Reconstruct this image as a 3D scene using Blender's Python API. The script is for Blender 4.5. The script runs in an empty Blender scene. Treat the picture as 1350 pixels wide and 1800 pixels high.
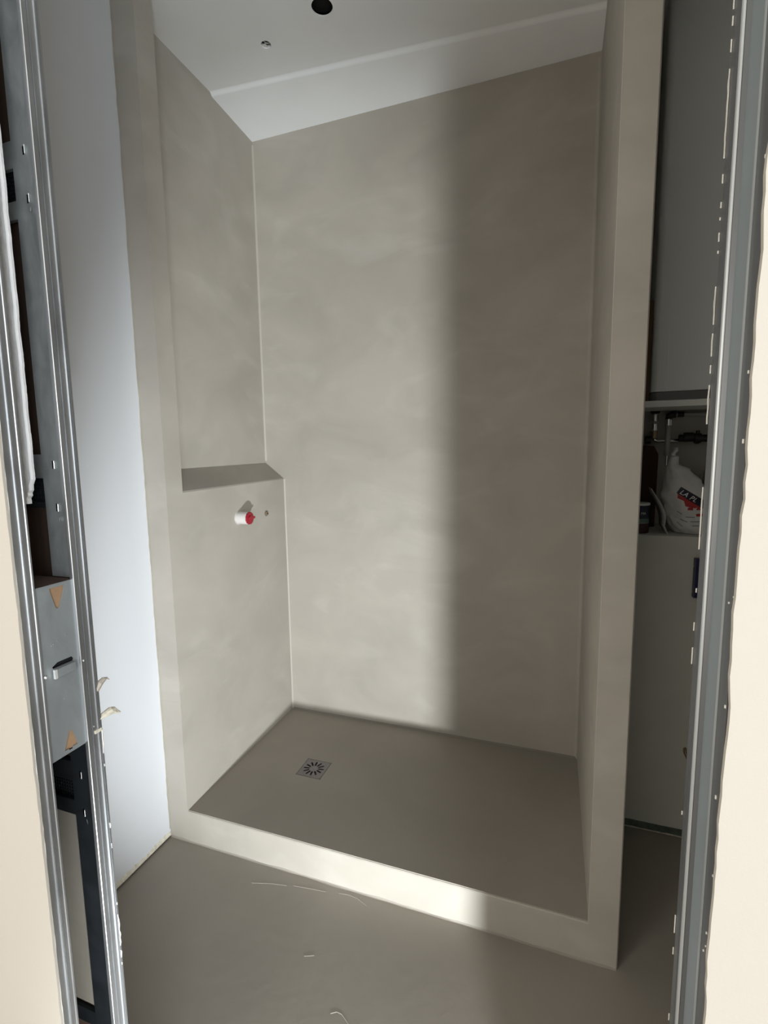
import bpy, bmesh, math, random
from mathutils import Matrix, Vector, noise
random.seed(7)
S = bpy.context.scene
C = S.collection

# ------------------------------------------------------------------ camera
cd = bpy.data.cameras.new('camera'); cam = bpy.data.objects.new('camera', cd); C.objects.link(cam)
F, YAW, PITCH, ROLL = 862.17, .3357, .1205, -.0141
fw = Vector((-math.sin(YAW)*math.cos(PITCH), math.cos(YAW)*math.cos(PITCH), -math.sin(PITCH)))
rt = Vector((math.cos(YAW), math.sin(YAW), 0)); up = rt.cross(fw)
r2 = rt*math.cos(ROLL) + up*math.sin(ROLL); u2 = up*math.cos(ROLL) - rt*math.sin(ROLL)
m = Matrix(((r2.x, u2.x, -fw.x, 1.1628), (r2.y, u2.y, -fw.y, -1.2388), (r2.z, u2.z, -fw.z, 1.33), (0, 0, 0, 1)))
cam.matrix_world = m
cd.sensor_fit = 'VERTICAL'; cd.sensor_height = 24; cd.lens = F/1800*24; cd.clip_start = .02
S.camera = cam

# ------------------------------------------------------------------ light
S.view_settings.view_transform = 'Standard'; S.view_settings.look = 'None'
S.view_settings.exposure = 0.0; S.view_settings.gamma = 1; S.view_settings.use_curve_mapping = False
W = bpy.data.worlds.new('world'); S.world = W; W.use_nodes = True
W.node_tree.nodes['Background'].inputs[0].default_value = (1, .93, .83, 1)
W.node_tree.nodes['Background'].inputs[1].default_value = 1.2

def area(name, loc, rot, sx, sy, power, col, spread=math.pi):
    l = bpy.data.lights.new(name, 'AREA'); l.shape = 'RECTANGLE'; l.size = sx; l.size_y = sy
    l.energy = power; l.color = col; l.spread = spread
    o = bpy.data.objects.new(name, l); C.objects.link(o); o.location = loc; o.rotation_euler = rot
    return o
# added low spot for an unseen bright source in the hall behind the camera, aimed up through the doorway
sl = bpy.data.lights.new('hall_low_spot', 'SPOT'); sl.energy = 235; sl.color = (.93, .98, 1)
sl.spot_size = math.radians(72); sl.spot_blend = .5; sl.shadow_soft_size = .032  # cone narrowed to miss the cream hall walls
so = bpy.data.objects.new('hall_low_spot', sl); C.objects.link(so); so.location = (1.50, -1.45, .06)
so.rotation_euler = Vector((-.36, .87, .28)).to_track_quat('-Z', 'Y').to_euler()
# tall hall window, cool daylight, to the right behind the camera
area('hall_window', (2.2, -2.6, 1.25), Vector((-1.35, 1.9, .1)).to_track_quat('-Z', 'Y').to_euler(), .9, 1.3, 48, (.87, .94, 1))

# added warm fill from the left end of the hall, lifts the shaft
area('hall_fill_left', (-.7, -2.9, 1.4), Vector((1.5, 2.2, 0)).to_track_quat('-Z', 'Y').to_euler(), .8, 1.3, 22, (1, .93, .84))

# ------------------------------------------------------------------ materials
def mat(name, col, rough=.6, metal=0, var=.0, scale=4, bump=0, bscale=60, col2=None, stretch=(1,1,1), spec=.5, detail=4, trans=0):
    M = bpy.data.materials.new(name); M.use_nodes = True
    n = M.node_tree; b = n.nodes['Principled BSDF']
    b.inputs['Roughness'].default_value = rough; b.inputs['Metallic'].default_value = metal
    b.inputs['Specular IOR Level'].default_value = spec
    if trans: b.inputs['Transmission Weight'].default_value = trans
    b.inputs['Base Color'].default_value = (*col, 1)
    if var or col2 or bump:
        g = n.nodes.new('ShaderNodeNewGeometry'); mp = n.nodes.new('ShaderNodeMapping')
        mp.inputs['Scale'].default_value = stretch
        n.links.new(g.outputs['Position'], mp.inputs['Vector'])
        if var or col2:
            t = n.nodes.new('ShaderNodeTexNoise'); t.inputs['Scale'].default_value = scale
            t.inputs['Detail'].default_value = detail; t.inputs['Roughness'].default_value = .55
            t.inputs['Distortion'].default_value = .6
            n.links.new(mp.outputs[0], t.inputs['Vector'])
            r = n.nodes.new('ShaderNodeValToRGB')
            c2 = col2 or tuple(min(1, c*(1+var)) for c in col)
            c1 = col if col2 else tuple(c*(1-var) for c in col)
            r.color_ramp.elements[0].position = .32; r.color_ramp.elements[1].position = .68
            r.color_ramp.elements[0].color = (*c1, 1); r.color_ramp.elements[1].color = (*c2, 1)
            n.links.new(t.outputs['Fac'], r.inputs[0]); n.links.new(r.outputs[0], b.inputs['Base Color'])
        if bump:
            t2 = n.nodes.new('ShaderNodeTexNoise'); t2.inputs['Scale'].default_value = bscale
            t2.inputs['Detail'].default_value = 3
            n.links.new(g.outputs['Position'], t2.inputs['Vector'])
            bp = n.nodes.new('ShaderNodeBump'); bp.inputs['Strength'].default_value = bump
            bp.inputs['Distance'].default_value = .002
            n.links.new(t2.outputs['Fac'], bp.inputs['Height']); n.links.new(bp.outputs[0], b.inputs['Normal'])
    return M
cement = mat('microcement', (.40,.37,.322), .55, var=.08, scale=3.0, bump=.25, bscale=35, stretch=(1,1,1.3))
def streaks(M, amt):
    n = M.node_tree; b = n.nodes['Principled BSDF']; src = b.inputs['Base Color'].links[0].from_socket
    g = n.nodes.new('ShaderNodeNewGeometry'); mp = n.nodes.new('ShaderNodeMapping')
    mp.inputs['Rotation'].default_value = (0, .5, 0); mp.inputs['Scale'].default_value = (1.5, 1.5, 3.2)
    t = n.nodes.new('ShaderNodeTexNoise'); t.inputs['Scale'].default_value = 1.6; t.inputs['Detail'].default_value = 5; t.inputs['Distortion'].default_value = 1.6
    r = n.nodes.new('ShaderNodeMapRange'); r.inputs[1].default_value = .54; r.inputs[2].default_value = .74; r.inputs[3].default_value = 0; r.inputs[4].default_value = amt
    mx = n.nodes.new('ShaderNodeMix'); mx.data_type = 'RGBA'; mx.inputs[7].default_value = (.72,.70,.65,1)
    n.links.new(g.outputs['Position'], mp.inputs[0]); n.links.new(mp.outputs[0], t.inputs['Vector']); n.links.new(t.outputs['Fac'], r.inputs[0])
    n.links.new(r.outputs[0], mx.inputs[0]); n.links.new(src, mx.inputs[6]); n.links.new(mx.outputs[2], b.inputs['Base Color'])
streaks(cement, .13)
cement_f = mat('microcement_floor', (.30,.27,.23), .6, var=.06, scale=2.5, bump=.2, bscale=30)
cement_l = mat('microcement_light', (.50,.47,.42), .5)
cement_c = mat('microcement_cove', (.44,.41,.36), .5)
cement_d = mat('microcement_joint', (.20,.18,.15), .7)
white = mat('white_board', (.63,.645,.67), .75, var=.01, scale=2, bump=.1, bscale=200)
ceilm = mat('ceiling_paint', (.83,.84,.835), .85, var=.015, scale=5)
cream = mat('cream_plasterboard', (.45,.42,.37), .85, var=.012, scale=3, bump=.1, bscale=300)
plaster = mat('plaster', (.86,.84,.78), .85, bump=.4, bscale=150)
plaster_b = mat('beige_plaster', (.62,.58,.48), .85, var=.2, scale=90)
plaster_g = mat('grey_brown_scrap', (.42,.38,.33), .8)
galv = mat('galvanised_steel', (.56,.58,.60), .36, .9, var=.2, scale=14, stretch=(1,1,.35))
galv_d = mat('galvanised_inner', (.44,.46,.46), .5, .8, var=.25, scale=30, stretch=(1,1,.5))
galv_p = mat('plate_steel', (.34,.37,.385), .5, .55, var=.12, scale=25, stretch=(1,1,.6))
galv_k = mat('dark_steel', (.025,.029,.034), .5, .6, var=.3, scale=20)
galv_w = mat('bare_cut_steel', (.9,.92,.93), .3, .5)
post_c = mat('grey_channel_metal', (.25,.29,.31), .5, .3, var=.05, scale=10)
post_l = mat('bright_lip_metal', (.50,.53,.54), .35, .5)
post = mat('grey_post_metal', (.13,.138,.145), .42, .55, var=.06, scale=10, stretch=(1,1,.3))
black = mat('dark_void', (.006,.006,.006), .9)
cardb = mat('cardboard', (.30,.19,.11), .9, var=.12, scale=60)
boardback = mat('plasterboard_back', (.05,.027,.017), .9, var=.3, scale=20, stretch=(1,1,.1))
greyboard = mat('grey_board_back', (.20,.18,.15), .9, var=.08, scale=15)
foam = mat('white_foam', (.82,.83,.85), .8, bump=.8, bscale=90, var=.03, scale=60)
steel = mat('brushed_stainless', (.24,.225,.225), .45, .8, var=.08, scale=80)
redp = mat('red_plastic', (.30,.008,.02), .4, bump=.5, bscale=200)
whitep = mat('white_plastic_pipe', (.66,.63,.61), .4)
brass = mat('brass', (.35,.27,.17), .4, .7)
painted_glint = mat('painted_white_highlight', (.95,.95,.93), .2)
wpaint = mat('white_appliance_paint', (.82,.85,.83), .35)
greyp = mat('grey_base_plastic', (.16,.15,.15), .35)
shelfm = mat('pale_shelf', (.85,.85,.80), .6)
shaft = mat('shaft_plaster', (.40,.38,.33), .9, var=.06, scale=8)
bluep = mat('dark_blue_plastic', (.012,.012,.07), .35)
blackp = mat('black_rubber', (.012,.012,.012), .5)
pipeg = mat('grey_pipe', (.40,.40,.37), .45)
chrome = mat('chrome', (.8,.8,.78), .2, 1)
bagm = mat('white_bag_film', (.66,.65,.62), .4, var=.05, scale=20, bump=.5, bscale=60)
bagband = mat('bag_print_navy', (.012,.012,.03), .4)
bagred = mat('bag_print_red', (.42,.025,.02), .5)
bagwhite = mat('bag_print_white', (.8,.8,.8), .5)
baggrey = mat('bag_print_grey', (.10,.10,.10), .5)
brownd = mat('brown_card', (.13,.075,.04), .9)
brownk = mat('dark_brown_card', (.05,.022,.015), .9)
shaftw = mat('shaft_front_paint', (.64,.63,.56), .85, var=.03, scale=6)
cand = mat('can_dark', (.015,.02,.04), .4)
cang = mat('can_green', (.12,.2,.16), .5)
canr = mat('can_maroon', (.05,.02,.02), .5)
membrane = mat('green_membrane', (.10,.125,.10), .6, var=.25, scale=40)

# ------------------------------------------------------------------ helpers
def wloc(o): return Vector(o['_w']) if o is not None and '_w' in o else Vector((0,0,0))
def mesh(name, V, Fs, m, parent=None, smooth=False, label=None):
    me = bpy.data.meshes.new(name)
    P = wloc(parent)
    if parent is None:                                  # origin at the base centre
        xs = [v[0] for v in V]; ys = [v[1] for v in V]; zs = [v[2] for v in V]
        P = Vector(((min(xs)+max(xs))/2, (min(ys)+max(ys))/2, min(zs)))
    me.from_pydata([Vector(v)-P for v in V], [], Fs); me.validate()
    bm = bmesh.new(); bm.from_mesh(me); bmesh.ops.recalc_face_normals(bm, faces=bm.faces); bm.to_mesh(me); bm.free()
    me.materials.append(m)
    if smooth:
        for p in me.polygons: p.use_smooth = True
    o = bpy.data.objects.new(name, me); C.objects.link(o)
    if parent is None: o.location = P; o['_w'] = list(P)
    else: o.parent = parent; o['_w'] = list(P)
    if label: o['label'] = label
    return o
def empty(name, loc, label, cat, group=None):
    o = bpy.data.objects.new(name, None); C.objects.link(o); o.location = loc; o['_w'] = list(loc)
    o.empty_display_size = .05
    o['label'] = label; o['category'] = cat
    if group: o['group'] = group
    return o
def tag(o, label, cat, group=None):
    o['label'] = label; o['category'] = cat
    if group: o['group'] = group
    return o
def struct(o, label=None):
    o['kind'] = 'structure'
    if label: o['label'] = label
    return o
class G:
    def __init__(s): s.V = []; s.F = []
    def add(s, V, F):
        n = len(s.V); s.V += [tuple(v) for v in V]; s.F += [tuple(i+n for i in f) for f in F]; return s
    def box(s, x0, x1, y0, y1, z0, z1):
        V = [(x,y,z) for x in (x0,x1) for y in (y0,y1) for z in (z0,z1)]
        return s.add(V, [(0,1,3,2),(4,6,7,5),(0,4,5,1),(2,3,7,6),(0,2,6,4),(1,5,7,3)])
    def bbox(s, x0, x1, y0, y1, z0, z1, b=.002):         # bevelled box
        bm = bmesh.new(); bmesh.ops.create_cube(bm, size=1)
        for v in bm.verts:
            v.co = Vector((x0+(v.co.x+.5)*(x1-x0), y0+(v.co.y+.5)*(y1-y0), z0+(v.co.z+.5)*(z1-z0)))
        bmesh.ops.bevel(bm, geom=bm.edges[:], offset=b, segments=2, affect='EDGES', profile=.6)
        bm.verts.index_update()
        s.add([v.co[:] for v in bm.verts], [[v.index for v in f.verts] for f in bm.faces]); bm.free(); return s
    def prism(s, pts, axis, a, b):                       # polygon extruded along an axis (0,1,2)
        def p3(u, v, w): return {0:(w,u,v), 1:(u,w,v), 2:(u,v,w)}[axis]
        n = len(pts); V = [p3(u,v,a) for u,v in pts] + [p3(u,v,b) for u,v in pts]
        F = [tuple(range(n)), tuple(range(2*n-1, n-1, -1))] + [(i,(i+1)%n,(i+1)%n+n,i+n) for i in range(n)]
        return s.add(V, F)
    def cyl(s, p0, p1, r0, r1=None, n=20, caps=True):
        r1 = r0 if r1 is None else r1
        p0 = Vector(p0); p1 = Vector(p1); d = (p1-p0).normalized()
        a = d.orthogonal().normalized(); b = d.cross(a)
        V = []
        for p, r in ((p0,r0),(p1,r1)):
            for k in range(n):
                t = 2*math.pi*k/n; V.append(p + (a*math.cos(t)+b*math.sin(t))*r)
        F = [(i,(i+1)%n,(i+1)%n+n,i+n) for i in range(n)]
        if caps: F += [tuple(range(n)), tuple(range(n,2*n))]
        return s.add(V, F)
    def tube(s, pts, r, n=10):
        pts = [Vector(p) for p in pts]; V = []; 
        for i, p in enumerate(pts):
            d = (pts[min(i+1,len(pts)-1)]-pts[max(i-1,0)]).normalized()
            a = Vector((.13,.31,.94)).cross(d).normalized(); b = d.cross(a)
            rr = r[i] if isinstance(r, (list,tuple)) else r
            for k in range(n):
                t = 2*math.pi*k/n; V.append(p+(a*math.cos(t)+b*math.sin(t))*rr)
        F = [(i*n+k, i*n+(k+1)%n, (i+1)*n+(k+1)%n, (i+1)*n+k) for i in range(len(pts)-1) for k in range(n)]
        F += [tuple(range(n)), tuple(range((len(pts)-1)*n, len(pts)*n))]
        return s.add(V, F)
    def make(s, name, m, parent=None, smooth=False, label=None): return mesh(name, s.V, s.F, m, parent, smooth, label)
def smooth_by_angle(o, deg=35):
    for p in o.data.polygons: p.use_smooth = True
    o.data.set_sharp_from_angle(angle=math.radians(deg))
    return o
def nz(a, b=0., c=0.): return noise.noise(Vector((a,b,c)))

# shower dimensions (metres)
WID, DEP, TH, PT = 1.275, .72, .114, .073        # width, depth, base height, pier thickness
NX, CY, LZ, LZ2 = -.092, .073, 1.211, 1.283       # recess face, recess start, ledge front, ledge rear
XL, XR = .563, 1.283                              # door opening
HC, HC2 = 2.677, 2.637                            # ceiling heights
TOP = 2.95

# ------------------------------------------------------------------ structure
g = G().box(-1.6, 3.4, -3.6, .95, -.12, 0)
floor = struct(g.make('floor', cement_f), 'smooth grey beige microcement floor')
# trowel marks on the floor: thin raised arcs
def arc(pts, name='trowel_mark'):
    P = []
    for i in range(len(pts)-1):
        for k in range(6):
            t = k/6; P.append((pts[i][0]*(1-t)+pts[i+1][0]*t, pts[i][1]*(1-t)+pts[i+1][1]*t))
    P.append(pts[-1])
    n = len(P); G_ = G(); L = []
    for i in range(n):
        w = .0005*math.sin(math.pi*(i+.5)/n)+.0001
        a = P[max(i-1,0)]; b = P[min(i+1,n-1)]; dx, dy = b[0]-a[0], b[1]-a[1]; l = math.hypot(dx,dy)
        L.append((P[i][0]-dy/l*w, P[i][1]+dx/l*w, .0001)); L.append((P[i][0], P[i][1], .0005)); L.append((P[i][0]+dy/l*w, P[i][1]-dx/l*w, .0001))
    G_.add(L, [(3*i+k, 3*i+k+1, 3*i+k+4, 3*i+k+3) for i in range(n-1) for k in (0,1)])
    G_.make(name, cement_c, floor)
for a in ([(.31,-.062),(.37,-.045),(.42,-.036)], [(.44,-.03),(.50,-.022),(.545,-.018)], [(.585,-.010),(.61,-.005),(.645,-.008),(.68,-.022)],
          [(.575,-.211),(.60,-.201)], [(.70,-.311),(.713,-.303),(.726,-.304),(.738,-.311),(.75,-.318)], [(.60,-.008),(.625,-.003)]):
    arc([(x-.01, y-.012) for x, y in a])

# shower left wall: stub, recess face, lower block with a sloping top
g = G()
g.prism([(-.32,0),(0,0),(0,CY),(NX,CY),(NX,.72),(-.32,.72)], 2, 0, TOP)
wl = struct(g.make('wall_shower_left', cement), 'beige microcement shower side wall with recessed upper part')
prof = [(NX-.002,0),(0,0),(0,LZ-.004),(-.003,LZ+.001),(-.012,LZ+.008),(NX-.002,LZ2)]
def ledge():
    V = []; n = 14
    for i in range(n+1):
        y = CY + (.72-CY)*i/n; e = .010*i/n
        for k,(x,z) in enumerate(prof): V.append((x, y, z + (e if k >= 2 else 0)))
    m_ = len(prof)
    F = [(i*m_+k, i*m_+(k+1)%m_, (i+1)*m_+(k+1)%m_, (i+1)*m_+k) for i in range(n) for k in range(m_)]
    F += [tuple(range(m_)), tuple(range(n*m_, n*m_+m_))]
    mesh('ledge', V, F, cement, wl)
ledge()

# back wall, right pier
g = G().box(-.32, WID+PT, .72, .95, 0, TOP)
wb = struct(g.make('wall_back', cement), 'beige microcement rear wall of the shower')
g = G().prism([(WID,0),(WID+PT-.003,0),(WID+PT,.003),(WID+PT,.72),(WID,.72)], 2, 0, TOP)
wr = struct(g.make('wall_shower_right', cement), 'narrow beige microcement partition closing the shower on the right')
# corner coves (small trowelled fillets) along inner corners; left ones tinted lighter, painting in their highlight
def cove(name, x, y, sx, sy, z0, z1, r, parent, m_=cement_l):
    pts = [(x,y)]
    for k in range(5):
        t = math.pi/2*k/4; pts.append((x+sx*r*(1-math.sin(t)), y+sy*r*(1-math.cos(t))))
    G().prism(pts, 2, z0, z1).make(name, m_, parent)
cove('corner_cove', NX, .72, 1, -1, 1.30, HC2, .007, wl, cement_c)
cove('corner_cove', 0, .72, 1, -1, TH, 1.218, .006, wl, cement_c)
cove('corner_cove', WID, .72, -1, -1, TH, HC2, .012, wr, cement)
# paler line along the front arris of the partition
g = G(); n = 60
for i in range(n+1):
    z = TH + (HC-TH)*i/n; w = .0035 + .0015*nz(z*7, 3)
    g.V += [(WID-.0006, -.0004, z), (WID-.0006, w+.004, z), (WID+.0004, -.0006, z)]
g.F = [(3*i+k, 3*i+(k+1)%3, 3*i+3+(k+1)%3, 3*i+3+k) for i in range(n) for k in range(3)]
g.make('arris', cement_l, wr)

# white side wall with gap and ragged cement smear at its foot
g = G().box(-.32, -.081, -.742, 0, .007, TOP)
ww = struct(g.make('wall_left', white), 'white painted board wall left of the shower')
G().box(-.30, -.0835, -.742, 0, 0, .007).make('floor_gap', black, ww)
g = G(); n = 70; V = []
for i in range(n+1):
    y = -.002 - .60*i/n; h = .022 + .012*nz(y*13, 1) + .006*nz(y*60, 5)
    h = max(.006, h*(1-.3*max(0, (-y-.25)*3)))
    V += [(-.081, y, .006+.002*nz(y*40)), (-.0785, y, .0065), (-.0790, y, h*.8), (-.081, y, h)]
F = [(4*i+k, 4*i+k+1, 4*i+5+k, 4*i+4+k) for i in range(n) for k in range(3)]
mesh('cement_smear', V, F, plaster_b, ww)
g = G(); n = 200; V = []
for i in range(n+1):
    z = .03 + (HC-.03)*i/n; w = .004 + .003*nz(z*9, 2) + .0015*nz(z*40, 7)
    V += [(-.0808, 0, z), (-.0800, -.0, z), (-.0800, -max(.0005,w), z), (-.081, -max(.0005,w)-.0004, z)]
F = [(4*i+k, 4*i+k+1, 4*i+5+k, 4*i+4+k) for i in range(n) for k in range(3)]
mesh('cement_edge', V, F, cement, ww)

# ceiling: flat part with two real holes, then a slope down to the lower rear part
def ceiling():
    bm = bmesh.new()
    def loop(pts, z=HC):
        vs = [bm.verts.new((x,y,z)) for x,y in pts]
        return [bm.edges.new((vs[i], vs[(i+1)%len(vs)])) for i in range(len(vs))]
    cr = lambda x: .455 + .078*x
    outer = [(-.35,-3.0),(3.4,-3.0),(3.4,.95),(1.45,.95),(1.45,cr(1.45))] + [(x, cr(x)) for x in (1.3,1.0,.7,.4,.1,-.05,-.2,-.35)]
    E = loop(outer)
    holes = [(.457,.278,.0325), (.221,.340,.0165)]
    for hx,hy,r in holes: E += loop([(hx+r*math.cos(t*math.pi/14), hy+r*math.sin(t*math.pi/14)) for t in range(28)])
    bmesh.ops.triangle_fill(bm, use_beauty=True, edges=E)
    # sleeves of the holes
    for hx,hy,r in holes:
        vs = [v for v in bm.verts if abs(math.hypot(v.co.x-hx, v.co.y-hy)-r) < 1e-5]
        vs.sort(key=lambda v: math.atan2(v.co.y-hy, v.co.x-hx))
        up_ = [bm.verts.new((v.co.x, v.co.y, HC+(.0125 if r < .02 else .004))) for v in vs]
        for i in range(len(vs)): bm.faces.new((vs[i], vs[(i+1)%len(vs)], up_[(i+1)%len(vs)], up_[i]))
    bm.verts.index_update()
    V = [v.co[:] for v in bm.verts]; F = [[v.index for v in f.verts] for f in bm.faces]; bm.free()
    n = len(V); xs = [-.35,-.2,-.05,.1,.4,.7,1.0,1.3,1.45]
    pr = [(0,0),(.004,-.001),(.008,-.005),(.012,-.009),(.017,-.011)]
    for x in xs:
        for dy,dz in pr: V.append((x, cr(x)+dy, HC+dz))
        V.append((x, .95, HC2))
    k = len(pr)+1
    F += [(n+i*k+j, n+i*k+j+1, n+(i+1)*k+j+1, n+(i+1)*k+j) for i in range(len(xs)-1) for j in range(k-1)]
    o = mesh('ceiling', V, F, ceilm); smooth_by_angle(o, 50)
    return struct(o, 'pale grey white ceiling with a lower rear strip')
ce = ceiling()
struct(G().box(-1.6, 3.4, -3.6, .95, TOP, TOP+.05).make('wall_top', black))
# what shows in the small hole: a bracket and a wire end
sp = empty('ceiling_spotlight_hole', (.221,.340,HC), 'small round ceiling hole with a pale bracket and wire end inside', 'hole')
G().cyl((.221,.340,HC+.0126),(.221,.340,HC+.016), .0165).make('backing', black, sp)
G().box(.2045,.2190,.340,.357,HC+.004,HC+.006).make('bracket', whitep, sp)
G().tube([(.214,.331,HC+.010),(.222,.338,HC+.004),(.232,.346,HC+.007)], .0022).make('wire', pipeg, sp, True)
bh = empty('ceiling_downlight_hole', (.457,.278,HC), 'large black round ceiling hole cut for a downlight', 'hole')
G().cyl((.457,.278,HC+.020),(.457,.278,HC+.024), .045).make('backing', black, bh)

# front wall (door wall): hallway board left, cavity, bathroom board, right part, lintel
def wavy(x, sgn, z0, z1, amp, seed, far, n=220):
    pts = [(far, z0)]
    for i in range(n+1):
        z = z0+(z1-z0)*i/n
        pts.append((x + sgn*(amp*.6*nz(z*11, seed) + amp*.5*nz(z*45, seed+4) + amp*.3*nz(z*130, seed+8)), z))
    pts.append((far, z1)); return pts
wf = struct(G().prism(wavy(XL+.0005, 1, 0, 2.50, .0024, 3, -1.6), 1, -.8495, -.8465).make('wall_front', cream), 'cream plasterboard hallway wall left of the doorway')
g = G().prism(wavy(XL-.0005, 1, 0, 2.50, .0016, 13, -1.6), 1, -.8465, -.8452); g.make('board_core', plaster, wf)
G().box(-.081, XL-.0015, -.7519, -.7508, 0, 2.50).make('bathroom_board', white, wf)
G().box(-.08, XL-.004, -.7532, -.7519, 0, 2.50).make('board_backing', boardback, wf)
G().box(-1.6, -.081, -.752, -.742, 0, TOP).make('cavity_lining', boardback, wf)
G().box(-1.6, -1.55, -.8452, -.742, 0, 2.50).make('cavity_end', black, wf)
G().box(-1.6, 3.4, -.850, -.742, 2.50, TOP).make('lintel', cream, wf)
wfr = struct(G().prism(wavy(XR, -1, 0, 2.50, .0034, 23, 3.4), 1, -.850, -.8455).make('wall_front_right', cream), 'cream plasterboard hallway wall right of the doorway')
G().box(XR+.034, 3.4, -.844, -.742, 0, 2.50).make('wall_core', white, wfr)
struct(G().box(2.6, 2.7, -.742, .95, 0, TOP).make('wall_right', white))

# shaft wall behind the partition: low front, deep recess above
ws = struct(G().box(WID+PT, 2.6, .55, .56, .026, 1.048).make('wall_shaft', shaftw), 'white low wall under the open pipe shaft')
G().box(WID+PT, 2.6, .56, .95, 0, 1.048).make('shaft_base', shaftw, ws)
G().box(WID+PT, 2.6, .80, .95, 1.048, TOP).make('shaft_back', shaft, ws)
g = G(); n = 60; V = []
for i in range(n+1):
    x = WID+PT+ .8*i/n; h = .027+.003*nz(x*30)
    V += [(x,.5485,.004),(x,.5475,.004),(x,.5475,h),(x,.5500,h+.001)]
mesh('waterproof_strip', V, [(4*i+k,4*i+k+1,4*i+5+k,4*i+4+k) for i in range(n) for k in range(3)], membrane, ws)
V = []
for i in range(n+1):
    x = WID+PT+.8*i/n; h = .004+.004*nz(x*45, 9)
    V += [(x,.5465,0),(x,.5445,.0015),(x,.5465,max(.001,h)),(x,.5478,max(.001,h))]
mesh('grout_residue', V, [(4*i+k,4*i+k+1,4*i+5+k,4*i+4+k) for i in range(n) for k in range(3)], plaster_b, ws)

# ------------------------------------------------------------------ shower base
sb = empty('shower_tray', (WID/2, .36, 0), 'raised microcement shower base with a pale front step edge', 'shower base')
g = G(); n = 90; V = []
rows = [(0,0),(0,TH-.004),(.002,TH-.001),(.006,TH)]
for i in range(n+1):
    x = 0+WID*i/n; w = .0012*nz(x*14, 5)+.0007*nz(x*60, 2)
    for k,(dy,z) in enumerate(rows): V.append((x, dy, z + (w if k in (1,2) else 0)))
    V += [(x, .7195, TH), (x, .7195, 0)]
k = 6
F = [(i*k+j, i*k+(j+1)%k, (i+1)*k+(j+1)%k, (i+1)*k+j) for i in range(n) for j in range(k)] + [tuple(range(k)), tuple(range(n*k, n*k+k))]
# leave a square opening for the drain by splitting the top face strips
o = mesh('step_front', V, [f for f in F], cement, sb)
# floor surface of the tray
DX, DY = .309, .339
hs = .052
g = G()
for (x0,x1,y0,y1) in ((.0,DX-hs,.004,.7195),(DX+hs,WID,.004,.7195),(DX-hs,DX+hs,.004,DY-hs),(DX-hs,DX+hs,DY+hs,.7195)):
    g.add([(x0,y0,TH+.0022),(x1,y0,TH+.0022),(x1,y1,TH+.0022),(x0,y1,TH+.0022),(x0,y0,TH-.0005),(x1,y0,TH-.0005),(x1,y1,TH-.0005),(x0,y1,TH-.0005)],
          [(0,1,2,3),(4,5,1,0),(5,6,2,1),(6,7,3,2),(7,4,0,3)])
g.make('tray_floor', cement_f, sb)
g = G()
g.prism([(.7195,TH+.002),(.713,TH+.002),(.7145,TH+.003),(.7175,TH+.006),(.7195,TH+.009)], 0, .006, WID-.004)
g.make('joint', cement_d, sb)
# residue along the foot of the step
V = []
for i in range(n+1):
    x = -.078+ (WID+PT+.075)*i/n; h = .004+.004*nz(x*12, 8)+.002*nz(x*50,3)
    d = .004+.0035*nz(x*10, 6)
    V += [(x,-.0003,max(.001,h)),(x,-max(.001,d)*.4,.0015),(x,-max(.001,d),.0002)]
mesh('step_foot', V, [(3*i+k,3*i+k+1,3*i+4+k,3*i+3+k) for i in range(n) for k in range(2)], cement_f, sb)

# drain
dr = empty('shower_drain', (DX,DY,TH), 'square stainless steel drain grate with a ring of slots', 'drain')
def grate():
    bm = bmesh.new(); z = TH+.0026; s = .0485
    def loop(pts):
        vs = [bm.verts.new((x,y,z)) for x,y in pts]; return [bm.edges.new((vs[i], vs[(i+1)%len(vs)])) for i in range(len(vs))]
    E = loop([(DX-s,DY-s),(DX+s,DY-s),(DX+s,DY+s),(DX-s,DY+s)])
    for kk in range(12):
        a = math.radians(kk*30+8); c, s_ = math.cos(a), math.sin(a); r0, r1, w = .0165, .041, .0035
        pts = []
        for t in range(5): b = math.pi/2+math.pi*t/4; pts.append((r0+w+w*math.cos(b), w*math.sin(b)))
        for t in range(5): b = -math.pi/2+math.pi*t/4; pts.append((r1-w+w*math.cos(b), w*math.sin(b)))
        E += loop([(DX+u*c-v*s_, DY+u*s_+v*c) for u,v in pts])
    bmesh.ops.triangle_fill(bm, use_beauty=True, edges=E)
    r = bmesh.ops.extrude_face_region(bm, geom=bm.faces[:])
    for v in [e for e in r['geom'] if isinstance(e, bmesh.types.BMVert)]: v.co.z -= .0015
    bm.verts.index_update()
    V = [v.co[:] for v in bm.verts]; F = [[v.index for v in f.verts] for f in bm.faces]; bm.free()
    mesh('grate', V, F, steel, dr)
grate()
g = G(); s = .0515
for a in ((DX-s,DX+s,DY-s,DY-s+.0022),(DX-s,DX+s,DY+s-.0022,DY+s),(DX-s,DX-s+.0022,DY-s,DY+s),(DX+s-.0022,DX+s,DY-s,DY+s)): g.box(*a, TH+.0005, TH+.0028)
g.make('frame', steel, dr)
G().box(DX-.05,DX+.05,DY-.05,DY+.05,TH+.0002,TH+.0006).make('well', black, dr)

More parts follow.
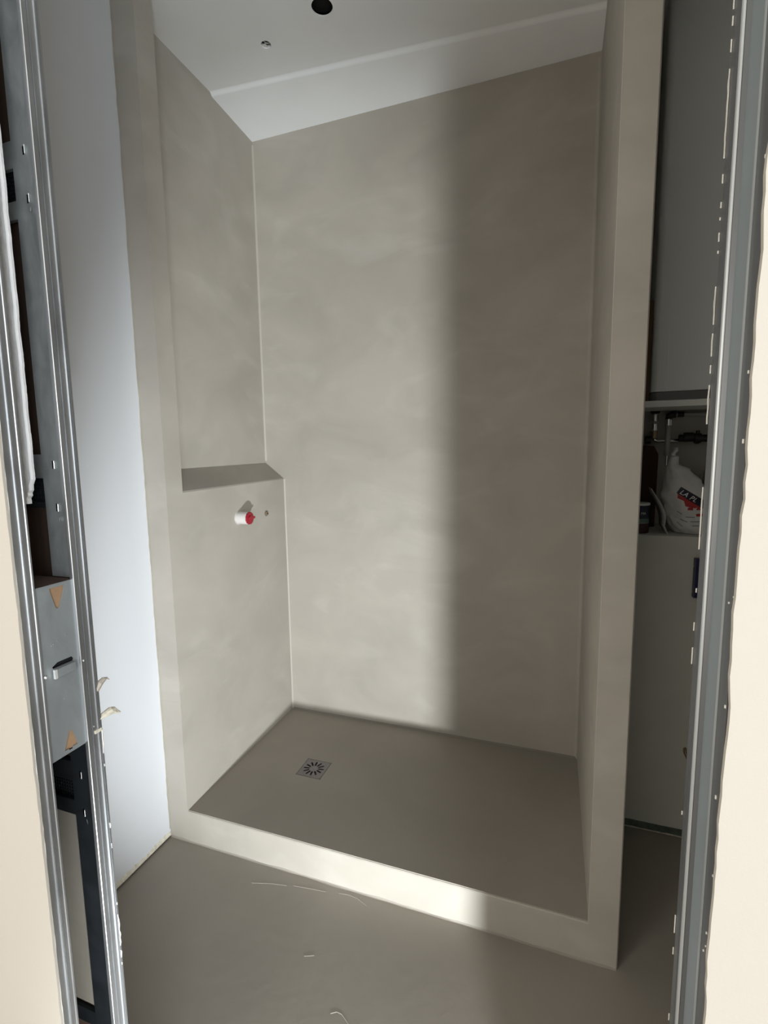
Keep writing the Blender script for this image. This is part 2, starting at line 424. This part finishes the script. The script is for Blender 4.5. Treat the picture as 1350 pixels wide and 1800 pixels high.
# ------------------------------------------------------------------ capped pipe and screw fitting on the shower side wall
pc = empty('capped_pipe_stub', (0,.370,1.085), 'white pipe stub closed by a red plug on the shower side wall', 'pipe')
o = G().cyl((-.003,.370,1.085),(.046,.370,1.085), .0245, n=32).make('sleeve', whitep, pc); smooth_by_angle(o)
o = G().cyl((-.002,.370,1.085),(.0018,.370,1.085), .0285, .0262, n=32).make('sealant_ring', cement_l, pc); smooth_by_angle(o)
g = G(); nn = 24; ring = []
for r, x in ((.0215,.046),(.0238,.0475),(.0235,.052),(.020,.0535),(.012,.0535),(.011,.058),(.002,.058)):
    ring.append([(x, .370+r*math.cos(2*math.pi*k/nn)*(1+.05*((k%2)*(r>.02))), 1.085+r*math.sin(2*math.pi*k/nn)*(1+.05*((k%2)*(r>.02)))) for k in range(nn)])
V = [p for r in ring for p in r]
F = [(i*nn+k, i*nn+(k+1)%nn, (i+1)*nn+(k+1)%nn, (i+1)*nn+k) for i in range(len(ring)-1) for k in range(nn)] + [tuple(range((len(ring)-1)*nn, len(ring)*nn))]
mesh('plug', V, F, redp, pc)
G().bbox(.0485,.0535,.390,.403,1.081,1.0895,.001).make('plug_tab', redp, pc)
sc = empty('screw_fitting', (0,.563,1.077), 'tiny brass screw fitting beside the red capped pipe', 'fitting')
G().cyl((-.002,.563,1.079),(.001,.563,1.079), .0125, n=18).make('hole_rim', cement_d, sc)
G().cyl((.0,.563,1.079),(.007,.563,1.079), .0085, .0075, n=8).make('nut', brass, sc)
G().cyl((.005,.564,1.0785),(.0074,.564,1.0785), .0038, n=10).make('bore', black, sc)

# ------------------------------------------------------------------ pocket door frame, left side of the doorway
pf = empty('pocket_door_frame', (XL,-.797,0), 'galvanised steel pocket door frame with an open slot left of the doorway', 'door frame')
def profile(name, pts, z0, z1, m_, parent, t=.0008):
    # open cross-section [(y,x)] given thickness by a mirrored back line
    n = len(pts); back = [(y, x-t if parent is pf else x+t) for y,x in reversed(pts)]
    G().prism([(x,y) for y,x in pts+back], 2, z0, z1).make(name, m_, parent)
X = XL
farp = [(-.7758,X-.0035),(-.7757,X-.001),(-.7753,X+.0005),(-.7745,X+.001),(-.7735,X),(-.7680,X),(-.7676,X-.0018),(-.7668,X-.0018),(-.7664,X+.0004),(-.7655,X+.0004),(-.7650,X-.0006),
        (-.7585,X-.0006),(-.7580,X+.0010),(-.7562,X+.0012),(-.7556,X-.001),(-.7548,X-.001),(-.7545,X+.0002),(-.7520,X+.0002)]
profile('rear_profile', farp, 0, 2.49, galv, pf)
nearp = [(-.8452,X-.0006),(-.8372,X-.0010),(-.8366,X+.0006),(-.8356,X+.0008),(-.8350,X-.0016),(-.8345,X-.0016),(-.8340,X-.0004),(-.8292,X-.0004),
         (-.8284,X+.0006),(-.8266,X+.0008),(-.8256,X-.001),(-.8250,X-.008)]
profile('front_profile', nearp, 0, 2.49, galv, pf)
# spacer plate with two wedge cut-outs, slot and tab
def plate():
    bm = bmesh.new()
    def loop(pts):
        vs = [bm.verts.new((X-.0022, y, z)) for y,z in pts]; return [bm.edges.new((vs[i], vs[(i+1)%len(vs)])) for i in range(len(vs))]
    E = loop([(-.8265,.938),(-.7775,.938),(-.7655,.948),(-.7600,.952),(-.7600,1.158),(-.7640,1.166),(-.7680,1.169),(-.8235,1.169),(-.8265,1.164)])
    E += loop([(-.8065,1.1645),(-.7870,1.1645),(-.7875,1.160),(-.7950,1.138),(-.7965,1.1365),(-.7990,1.1365),(-.8005,1.138),(-.8060,1.160)])
    E += loop([(-.8065,.944),(-.8010,.944),(-.8000,.9415),(-.7955,.9415),(-.7945,.944),(-.7880,.944),(-.7885,.948),(-.7935,.9650),(-.7955,.968),(-.7980,.968),(-.7995,.965),(-.8055,.948)])
    E += loop([(-.8115,1.0600),(-.7840,1.0600),(-.7828,1.0625),(-.7850,1.0665),(-.8050,1.0665),(-.8125,1.0625)])
    bmesh.ops.triangle_fill(bm, use_beauty=True, edges=E)
    r = bmesh.ops.extrude_face_region(bm, geom=bm.faces[:])
    for v in [e for e in r['geom'] if isinstance(e, bmesh.types.BMVert)]: v.co.x -= .0012
    bm.verts.index_update()
    V = [v.co[:] for v in bm.verts]; F = [[v.index for v in f.verts] for f in bm.faces]; bm.free()
    return mesh('spacer_plate', V, F, galv_p, pf)
sp_ = plate()
t = G().prism([(X-.0022,1.0600),(X+.0035,1.0596),(X+.0040,1.0490),(X+.0030,1.0488),(X+.0025,1.0585),(X-.0030,1.0590)], 1, -.8110,-.7845).make('tab', galv_p, sp_)
G().box(X+.0008,X+.0043,-.8140,-.8108,1.0480,1.0600).make('tab_cut', galv_w, sp_)
for (y,z,r) in ((-.7700,1.0545,.0030),(-.8225,1.0535,.0028),(-.7640,.955,.0022)):
    o = G().cyl((X-.0015,y,z),(X+.0012,y,z), r, r*.3, n=12).make('dimple', galv, sp_); smooth_by_angle(o, 60)
for i,(y,z) in enumerate([(-.8105,1.0905),(-.8080,1.0915),(-.8020,1.0940),(-.7900,1.0985),(-.8010,1.0150)]):
    G().cyl((X-.0022,y,z),(X-.0012,y,z), .0006, .0005, n=8).make('stamp_mark', galv, sp_)
G().box(X-.030,X-.0045,-.823,-.768,1.130,1.1675).make('cardboard_backing', cardb, pf)
G().box(X-.030,X-.0045,-.823,-.768,.9425,.975).make('cardboard_backing', cardb, pf)
G().box(X-.032,X-.008,-.823,-.768,.980,1.120).make('slot_dark', black, pf)  # black block behind the slot, painting in the dark of the cavity
# shelf lip of scrap board just above the plate
G().add([(X-.005,-.824,1.169),(X-.16,-.815,1.171),(X-.16,-.772,1.168),(X-.005,-.772,1.169),(X-.005,-.824,1.166),(X-.16,-.815,1.168),(X-.16,-.772,1.165),(X-.005,-.772,1.166)],
        [(0,1,2,3),(4,7,6,5),(0,4,5,1),(1,5,6,2),(2,6,7,3),(3,7,4,0)]).make('scrap_board', boardback, pf)
# inner stud seen through the slot, with punched holes and bent tongues
def stud(name, z0, z1, m_, holes):
    bm = bmesh.new(); y = -.7655
    def loop(pts):
        vs = [bm.verts.new((x, y, z)) for x,z in pts]; return [bm.edges.new((vs[i], vs[(i+1)%len(vs)])) for i in range(len(vs))]
    E = loop([(.513,z0),(X-.003,z0),(X-.003,z1),(.513,z1)])
    for x,z in holes: E += loop([(x-.0022,z-.0052),(x+.0015,z-.0052),(x+.0015,z+.0052),(x-.0022,z+.0052)])
    bmesh.ops.triangle_fill(bm, use_beauty=True, edges=E)
    r = bmesh.ops.extrude_face_region(bm, geom=bm.faces[:])
    for v in [e for e in r['geom'] if isinstance(e, bmesh.types.BMVert)]: v.co.y += .001
    bm.verts.index_update()
    V = [v.co[:] for v in bm.verts]; F = [[v.index for v in f.verts] for f in bm.faces]; bm.free()
    s_ = mesh(name, V, F, m_, pf)
    for x,z in holes:
        G().add([(x+.0026,y,z-.005),(x+.0046,y-.002,z-.005),(x+.0046,y-.002,z+.005),(x+.0026,y,z+.005),(x+.0026,y+.0005,z-.005),(x+.0050,y-.0016,z-.005),(x+.0050,y-.0016,z+.005),(x+.0026,y+.0005,z+.005)],
                [(0,1,2,3),(4,7,6,5),(0,4,5,1),(1,5,6,2),(2,6,7,3),(3,7,4,0)]).make('tongue', galv_w, s_)
    return s_
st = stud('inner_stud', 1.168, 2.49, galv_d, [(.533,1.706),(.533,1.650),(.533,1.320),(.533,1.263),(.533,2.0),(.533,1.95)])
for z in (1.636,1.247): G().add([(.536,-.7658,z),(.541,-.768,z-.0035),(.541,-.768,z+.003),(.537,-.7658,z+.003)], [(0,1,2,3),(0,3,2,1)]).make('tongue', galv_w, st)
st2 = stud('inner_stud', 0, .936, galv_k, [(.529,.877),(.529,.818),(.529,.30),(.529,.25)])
G().add([(.534,-.7658,.806),(.539,-.768,.8025),(.5385,-.768,.809),(.534,-.7658,.809)], [(0,1,2,3),(0,3,2,1)]).make('tongue', galv_w, st2)
# cross rails with perforated webs
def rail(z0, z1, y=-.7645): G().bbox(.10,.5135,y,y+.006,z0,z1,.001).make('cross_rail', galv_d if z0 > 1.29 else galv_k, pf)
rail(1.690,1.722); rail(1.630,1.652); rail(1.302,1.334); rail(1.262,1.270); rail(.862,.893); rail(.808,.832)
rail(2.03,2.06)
def web(z0, z1):
    g = G(); g.box(.10,.513,-.757,-.7565,z0,z1)
    z = z0+.003
    while z < z1: g.box(.40,.513,-.7595,-.7570,z-.0005,z+.0005); z += .005
    x = .405
    while x < .512: g.box(x-.0004,x+.0004,-.7595,-.7570,z0,z1); x += .005
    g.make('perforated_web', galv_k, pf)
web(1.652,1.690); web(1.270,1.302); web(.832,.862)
G().box(.06,.5035,-.7545,-.7525,.470,.806).make('grey_board_back', greyboard, pf)
G().bbox(.06,.512,-.7600,-.7535,.440,.466,.001).make('cross_rail', galv_k, pf)
# torn white foam strip hanging in the slot
V = []; n = 240
for i in range(n+1):
    z = 1.272 + (2.10-1.272)*i/n
    xr = .5465 + .0012*nz(z*30, 2) + .0006*nz(z*150, 4)
    if z < 1.302: xr -= .010*((1.302-z)/.03)**.8 + .006*abs(nz(z*160, 5))+.003*nz(z*420, 8)
    V += [(.36,-.806,z),(xr,-.806,z),(xr+.0006,-.803,z),(xr-.0004,-.7995,z),(.36,-.7995,z)]
F = [(5*i+k,5*i+(k+1)%5,5*i+5+(k+1)%5,5*i+5+k) for i in range(n) for k in range(5)] + [(0,1,2,3,4), tuple(range(5*n,5*n+5))]
tag(mesh('foam_strip', V, F, foam), 'torn white foam strip hanging inside the door frame slot', 'foam')
# plaster scraps clinging to the frame edge
def scrap(name, pts, r, m_, lab):
    o = G().tube(pts, r, 8).make(name, m_, None, False)
    for v in o.data.vertices:
        w = v.co + o.location; v.co += Vector((.0012*nz(w.x*300,w.z*300), .0015*nz(w.y*300,w.z*200,3), .0012*nz(w.z*300,w.y*300,7)))
    tag(o, lab, 'plaster')
scrap('plaster_scrap', [(X-.003,-.7535,1.003),(X-.001,-.748,1.012),(X,-.742,1.015),(X,-.7375,1.0145),(X,-.734,1.0105)], [.0045,.0042,.0030,.0018,.0006], plaster_g, 'upper grey brown plaster scrap sticking out of the frame')
scrap('plaster_scrap', [(X-.003,-.7535,.960),(X-.001,-.745,.9625),(X,-.736,.9640),(X,-.7315,.9625),(X,-.726,.9575),(X,-.720,.9535)], [.0028,.0046,.0052,.0048,.0030,.0012], plaster_b, 'lower beige crumpled plaster scrap on the frame edge')
# thin plaster residue beads
def residue(parent, x, y, z0, z1, seed, amp, m_=plaster, name='plaster_residue', thr=.0):
    n = 160; V = []; F = []
    prev = False
    for i in range(n+1):
        z = z0+(z1-z0)*i/n; a = (nz(z*9, seed)+.7*nz(z*37, seed+2)+.6*nz(z*95, seed+5)-thr)*amp
        if a > .0002:
            k = len(V); V += [(x-.0004,y,z),(x+.0006,y+a*.2,z),(x-.0002,y+a,z)]
            if prev: F += [(k-3+j, k-3+(j+1)%3, k+(j+1)%3, k+j) for j in range(3)]
            prev = True
        else: prev = False
    if F: mesh(name, V, F, m_, parent)['kind'] = 'stuff'
residue(pf, X+.0003, -.7535, .3, .945, 31, .004)
G().bbox(X-.001,X+.0016,-.7640,-.7530,.9435,.9485,.001).make('plaster_lump', plaster_b, pf)

# ------------------------------------------------------------------ right door post
rp = empty('strike_post', (XR,-.797,0), 'grey painted metal door post with a recessed channel right of the doorway', 'door frame')
x = XR
rpp = [(-.8440,x+.001),(-.8260,x+.001),(-.8253,x+.0004),(-.8243,x+.0004),(-.8238,x+.003),(-.8230,x+.0050),(-.7810,x+.0050),(-.7800,x+.003),(-.7790,x+.0012),
       (-.7660,x+.0012),(-.7650,x+.0006),(-.7560,x+.0008),(-.7525,x+.001),(-.7520,x+.005)]
pts = [(a,b) for b,a in rpp] + [(x+.034,-.752),(x+.034,-.844)]
G().prism(pts, 2, 0, 2.50).make('post_body', post, rp)
G().prism([(x+.0049,-.8228),(x+.0040,-.8228),(x+.0040,-.7835),(x+.0049,-.7835)], 2, 0, 2.50).make('channel', post_c, rp)
pts = [(x+.0012,-.7795)]
for k in range(9): a = math.pi*k/8; pts.append((x+.0012-.0022*math.sin(a), -.7770-.0022*math.cos(a)))
pts.append((x+.0012,-.7745))
o = G().prism(pts, 2, 0, 2.50).make('rounded_lip', post_l, rp); smooth_by_angle(o, 50)
G().box(x-.0004,x+.0016,-.8256,-.8243,0,2.50).make('thin_lip', post_l, rp)
residue(rp, x, -.7520, 1.35, 1.72, 41, .0045, thr=-.15)
residue(rp, x, -.7520, .70, 1.32, 47, .0014, thr=.0)
g = G()
for i in range(12):
    z = .9+random.random()*.75; y = -.8440+random.random()*.012; s = .0004+random.random()*.0006
    g.box(x+.0002,x+.0012,y,y+s,z,z+s*3)
o = g.make('plaster_fleck', plaster, rp); o['kind'] = 'stuff'

# ------------------------------------------------------------------ pipe shaft contents
sh = G().bbox(WID+PT+.001, 2.3, .552, .740, 1.462, 1.482, .001).make('shaft_shelf', shelfm)
tag(sh, 'pale shelf board across the pipe shaft behind the partition', 'shelf')
ap = empty('appliance_casing', (1.76,.68,1.483), 'tall white appliance casing with dark base standing on the shaft shelf', 'appliance')
def rbox(x0,x1,y0,y1,z0,z1,r,name,m_,par):
    pts = []
    for cx,cy,a0 in ((x1-r,y0+r,-90),(x1-r,y1-r,0),(x0+r,y1-r,90),(x0+r,y0+r,180)):
        for k in range(7): a = math.radians(a0+15*k); pts.append((cx+r*math.cos(a), cy+r*math.sin(a)))
    o = G().prism(pts, 2, z0, z1).make(name, m_, par); smooth_by_angle(o, 40); return o
rbox(1.4495, 2.05, .572, .735, 1.512, 2.670, .020, 'casing', wpaint, ap)
G().bbox(1.4905,1.4925,.5712,.5725,1.512,1.705,.0004).make('corner_highlight', painted_glint, ap)  # white strip painting in the highlight of the casing's rounded corner
rbox(1.448, 2.052, .570, .737, 1.484, 1.510, .024, 'base', greyp, ap)
tag(G().bbox(1.380,1.4475,.590,.600,1.483,1.80,.002).make('cardboard_sheet', brownd), 'brown cardboard sheet upright between partition and white casing', 'cardboard')
# pipework
pw = empty('pipework', (1.55,.775,1.30), 'grey water pipes with elbows and black valve under the shaft shelf', 'pipes')
def P_(name, a, b, r, m_, r1=None):
    o = G().cyl(a, b, r, r1, n=16).make(name, m_, pw); smooth_by_angle(o); return o
P_('valve_cap', (1.498,.775,1.477),(1.498,.775,1.460), .0165, blackp); P_('valve_cap', (1.498,.775,1.460),(1.498,.775,1.455), .0165, blackp, .011)
P_('riser_pipe', (1.498,.775,1.456),(1.498,.775,1.385), .0085, pipeg)
P_('coupling', (1.498,.775,1.452),(1.498,.775,1.428), .0100, chrome); P_('coupling', (1.498,.775,1.425),(1.498,.775,1.421), .0125, pipeg); P_('coupling', (1.498,.775,1.418),(1.498,.775,1.396), .0105, chrome)
P_('coupling', (1.498,.775,1.392),(1.498,.775,1.368), .0110, brass)
o = G().tube([(1.498,.775,1.370),(1.500,.775,1.362),(1.508,.775,1.358),(1.53,.775,1.358),(1.60,.775,1.358)], .0065, 12).make('pipe_bend', chrome, pw, True)
P_('pipe_plug', (1.468,.765,1.362),(1.486,.765,1.362), .0135, blackp)
P_('branch_pipe', (1.541,.770,1.425),(1.541,.770,1.305), .0092, pipeg)
P_('coupling', (1.541,.770,1.434),(1.541,.770,1.412), .0120, chrome)
o = G().tube([(1.541,.770,1.432),(1.542,.770,1.444),(1.550,.770,1.450),(1.562,.770,1.450)], .0125, 12).make('elbow', blackp, pw, True)
P_('cross_pipe', (1.560,.775,1.450),(1.80,.775,1.446), .0070, pipeg); P_('coupling', (1.568,.775,1.4500),(1.588,.775,1.4498), .0095, blackp)
P_('branch_tail', (1.541,.770,1.305),(1.541,.770,1.270), .0030, chrome)
P_('valve_body', (1.575,.765,1.366),(1.75,.765,1.362), .0125, blackp); P_('valve_nut', (1.590,.765,1.369),(1.618,.765,1.369), .0165, blackp)
P_('valve_handle', (1.632,.765,1.345),(1.632,.765,1.392), .0060, blackp); P_('valve_nut', (1.622,.765,1.365),(1.642,.765,1.365), .0170, blackp)
# things standing on the shaft sill
NF = 1.048
o = G().prism([(1.42,NF+.001),(1.508,NF+.001),(1.510,1.310),(1.495,1.340),(1.42,1.345)], 1, .745,.757).make('cardboard_sheet', brownk); tag(o, 'dark brown cardboard piece leaning at the back of the shaft', 'cardboard')
# plastic bag: surface function
def bagc(h):                                             # h 0..1 : centre, half width, half depth
    K = [(0,1.612,.062,.045),(.08,1.606,.072,.055),(.3,1.598,.084,.058),(.5,1.582,.074,.052),(.68,1.566,.055,.042),(.82,1.552,.036,.030),(.90,1.537,.015,.016),(1,1.541,.012,.012)]
    for i in range(len(K)-1):
        if h <= K[i+1][0]:
            t = (h-K[i][0])/(K[i+1][0]-K[i][0]); t = t*t*(3-2*t)
            return [K[i][j]*(1-t)+K[i+1][j]*t for j in (1,2,3)]
    return list(K[-1][1:])
BZ0, BZ1, BY = NF+.002, 1.305, .640
def bagp(h, a):
    cx, rx, ry = bagc(h)
    w = 1 + .10*nz(math.cos(a)*2.2+h*3, math.sin(a)*2.2, h*5) + .05*nz(math.cos(a)*7, math.sin(a)*7, h*22)*(1.4-h)
    if h < .3: w += .05*math.sin(a*11+h*30)*(.3-h)/.3
    return (cx+rx*w*math.cos(a), BY+ry*w*math.sin(a), BZ0+(BZ1-BZ0)*h)
def bag():
    n, k = 48, 56; V = [bagp(i/n, 2*math.pi*j/k) for i in range(n+1) for j in range(k)]
    F = [(i*k+j, i*k+(j+1)%k, (i+1)*k+(j+1)%k, (i+1)*k+j) for i in range(n) for j in range(k)] + [tuple(range(k)), tuple(range(n*k,n*k+k))]
    b = empty('plastic_bag', (1.60,BY,NF), 'white knotted plastic bag with navy and red print on the shaft sill', 'bag')
    mesh('bag_body', V, F, bagm, b, True)
    G().tube([(1.541,BY,1.300),(1.534,BY-.004,1.313),(1.541,BY-.006,1.326),(1.546,BY,1.334)], [.010,.007,.009,.003], 9).make('knot', bagm, b, True)
    def front(x, z, off=.0016):
        h = min(.98, max(0,(z-BZ0)/(BZ1-BZ0))); best = None
        for q in range(61):
            a = math.pi + math.pi*q/60; p = bagp(h, a)
            if best is None or abs(p[0]-x) < best[0]: best = (abs(p[0]-x), p)
        return (x, best[1][1]-off, z)
    ang = math.radians(-33)
    def patch(name, pts, m_, off=.0016, sub=7):
        # quad patch given by corners tl,tr,br,bl in (x,z), subdivided and wrapped on the bag
        tl,tr,br,bl = pts; V = []
        for i in range(sub+1):
            for j in range(sub+1):
                u, v = i/sub, j/sub
                x_ = (tl[0]*(1-u)+tr[0]*u)*(1-v)+(bl[0]*(1-u)+br[0]*u)*v
                z_ = (tl[1]*(1-u)+tr[1]*u)*(1-v)+(bl[1]*(1-u)+br[1]*u)*v
                V.append(front(x_, z_, off))
        F = [(i*(sub+1)+j, (i+1)*(sub+1)+j, (i+1)*(sub+1)+j+1, i*(sub+1)+j+1) for i in range(sub) for j in range(sub)]
        mesh(name, V, F, m_, b)
    B0 = (1.549,1.197); c, s = math.cos(ang), math.sin(ang)
    def bw(u, v): return (B0[0]+u*c-v*s, B0[1]+u*s+v*c)
    patch('print_band', [bw(0,.010),bw(.105,.010),bw(.105,-.014),bw(0,-.014)], bagband)
    patch('print_swash', [bw(.004,-.014),bw(.085,-.014),bw(.075,-.020),bw(.012,-.026)], bagred, .0018)
    patch('print_swash', [bw(.028,-.020),bw(.080,-.016),bw(.070,-.026),bw(.045,-.036)], bagred, .0017)
    cu = bpy.data.curves.new('lettering', 'FONT'); cu.body = 'LA PL'; cu.space_character = 1.15; cu.size = .021; cu.offset = .0003
    to = bpy.data.objects.new('lettering_tmp', cu); C.objects.link(to)
    bpy.context.view_layer.update()
    me = bpy.data.meshes.new_from_object(to.evaluated_get(bpy.context.evaluated_depsgraph_get()))
    V = [front(*bw(v.co.x*.95+.006+v.co.y*.25, v.co.y-.0105), .0030) for v in me.vertices]; F = [list(p.vertices) for p in me.polygons]
    bpy.data.objects.remove(to); bpy.data.meshes.remove(me)
    mesh('lettering', V, F, bagwhite, b)
    for pts in ([(1.575,1.139),(1.589,1.139),(1.589,1.130),(1.573,1.130)], [(1.604,1.144),(1.606,1.144),(1.613,1.131),(1.598,1.131)], [(1.598,1.118),(1.622,1.120),(1.622,1.111),(1.600,1.110)]):
        patch('print_mark', pts, bagred, .0018, 4)
    for x0,z0,x1,z1 in ((1.546,1.126,1.560,1.117),(1.570,1.108,1.595,1.108),(1.556,1.100,1.576,1.092),(1.584,1.093,1.612,1.095),(1.548,1.090,1.564,1.076),(1.590,1.079,1.610,1.080)):
        patch('print_mark', [(x0,z0),(x1,z1),(x1,z1-.0018),(x0,z0-.0018)], baggrey, .0020, 4)
bag()
# round pale canister behind the bag at right
o = G().cyl((1.698,.752,NF+.001),(1.698,.752,1.250), .042, n=32).cyl((1.698,.752,1.250),(1.698,.752,1.285), .042, .028, n=32).make('pale_container', shaft, None); smooth_by_angle(o, 50)
tag(o, 'round pale container behind the bag, partly hidden by the post', 'container')
# curled white sheet
V = []; n = 26
for i in range(n+1):
    t = i/n; z = NF+.001+.150*t
    xx = 1.497+.022*math.sin(t*math.pi*1.15+.15)-.018*t + .020*max(0,.18-t)/.18
    for y in (.585,.640): V.append((xx + (.012*math.sin(t*math.pi) if y > .6 else 0)*-1, y, z)); V.append((xx+.0015 + (.012*math.sin(t*math.pi) if y > .6 else 0)*-1, y, z))
F = []
for i in range(n):
    a = 4*i; F += [(a,a+2,a+6,a+4),(a+1,a+5,a+7,a+3),(a,a+4,a+5,a+1),(a+2,a+3,a+7,a+6)]
tag(mesh('curled_sheet', V, F, bagm, None, True), 'curled off-white flexible sheet standing between tin and bag', 'sheet')
# labelled tin
tn = empty('paint_tin', (1.430,.615,NF), 'small dark tin with pale lid and green band beside the partition', 'tin')
def tin(name, z0, z1, r, m_):
    o = G().cyl((1.430,.615,z0),(1.430,.615,z1), r, n=32).make(name, m_, tn); smooth_by_angle(o); return o
tin('lower_label', NF+.001, NF+.034, .0385, canr); tin('green_band', NF+.034, NF+.050, .0387, cang); tin('rim', NF+.034, NF+.0355, .0392, pipeg)
tin('dark_label', NF+.050, NF+.094, .0385, cand); tin('lid', NF+.094, NF+.101, .0400, shelfm)
cu = bpy.data.curves.new('lettering', 'FONT'); cu.body = 'MA'; cu.size = .012
to = bpy.data.objects.new('lettering_tmp', cu); C.objects.link(to); bpy.context.view_layer.update()
me = bpy.data.meshes.new_from_object(to.evaluated_get(bpy.context.evaluated_depsgraph_get()))
V = []
for v in me.vertices:
    a = math.radians(-78) + v.co.x/.0388
    V.append((1.430+.0390*math.cos(a), .615+.0390*math.sin(a), NF+.064+v.co.y))
F = [list(p.vertices) for p in me.polygons]; bpy.data.objects.remove(to); bpy.data.meshes.remove(me)
mesh('lettering', V, F, bagwhite, tn)
# blue box on the low wall and cable end
bb = empty('blue_wall_box', (1.64,.55,.853), 'dark blue box fixed to the low shaft wall beside the post', 'box')
G().bbox(1.592,1.70,.528,.5495,.853,.981,.002).make('housing', bluep, bb)
for z in (.872,.955): G().cyl((1.5925,.538,z),(1.5905,.538,z), .0025, n=10).make('screw', chrome, bb)
G().cyl((1.62,.5285,.917),(1.62,.5265,.917), .006, n=12).make('button', greyp, bb)
tag(G().tube([(1.602,.553,.325),(1.600,.540,.318),(1.606,.532,.305),(1.612,.528,.29)], .0055, 10).make('cable_end', brass, None, True), 'short brown cable end poking out of the low shaft wall', 'cable')

for o in list(bpy.data.objects):
    if '_w' in o: del o['_w']
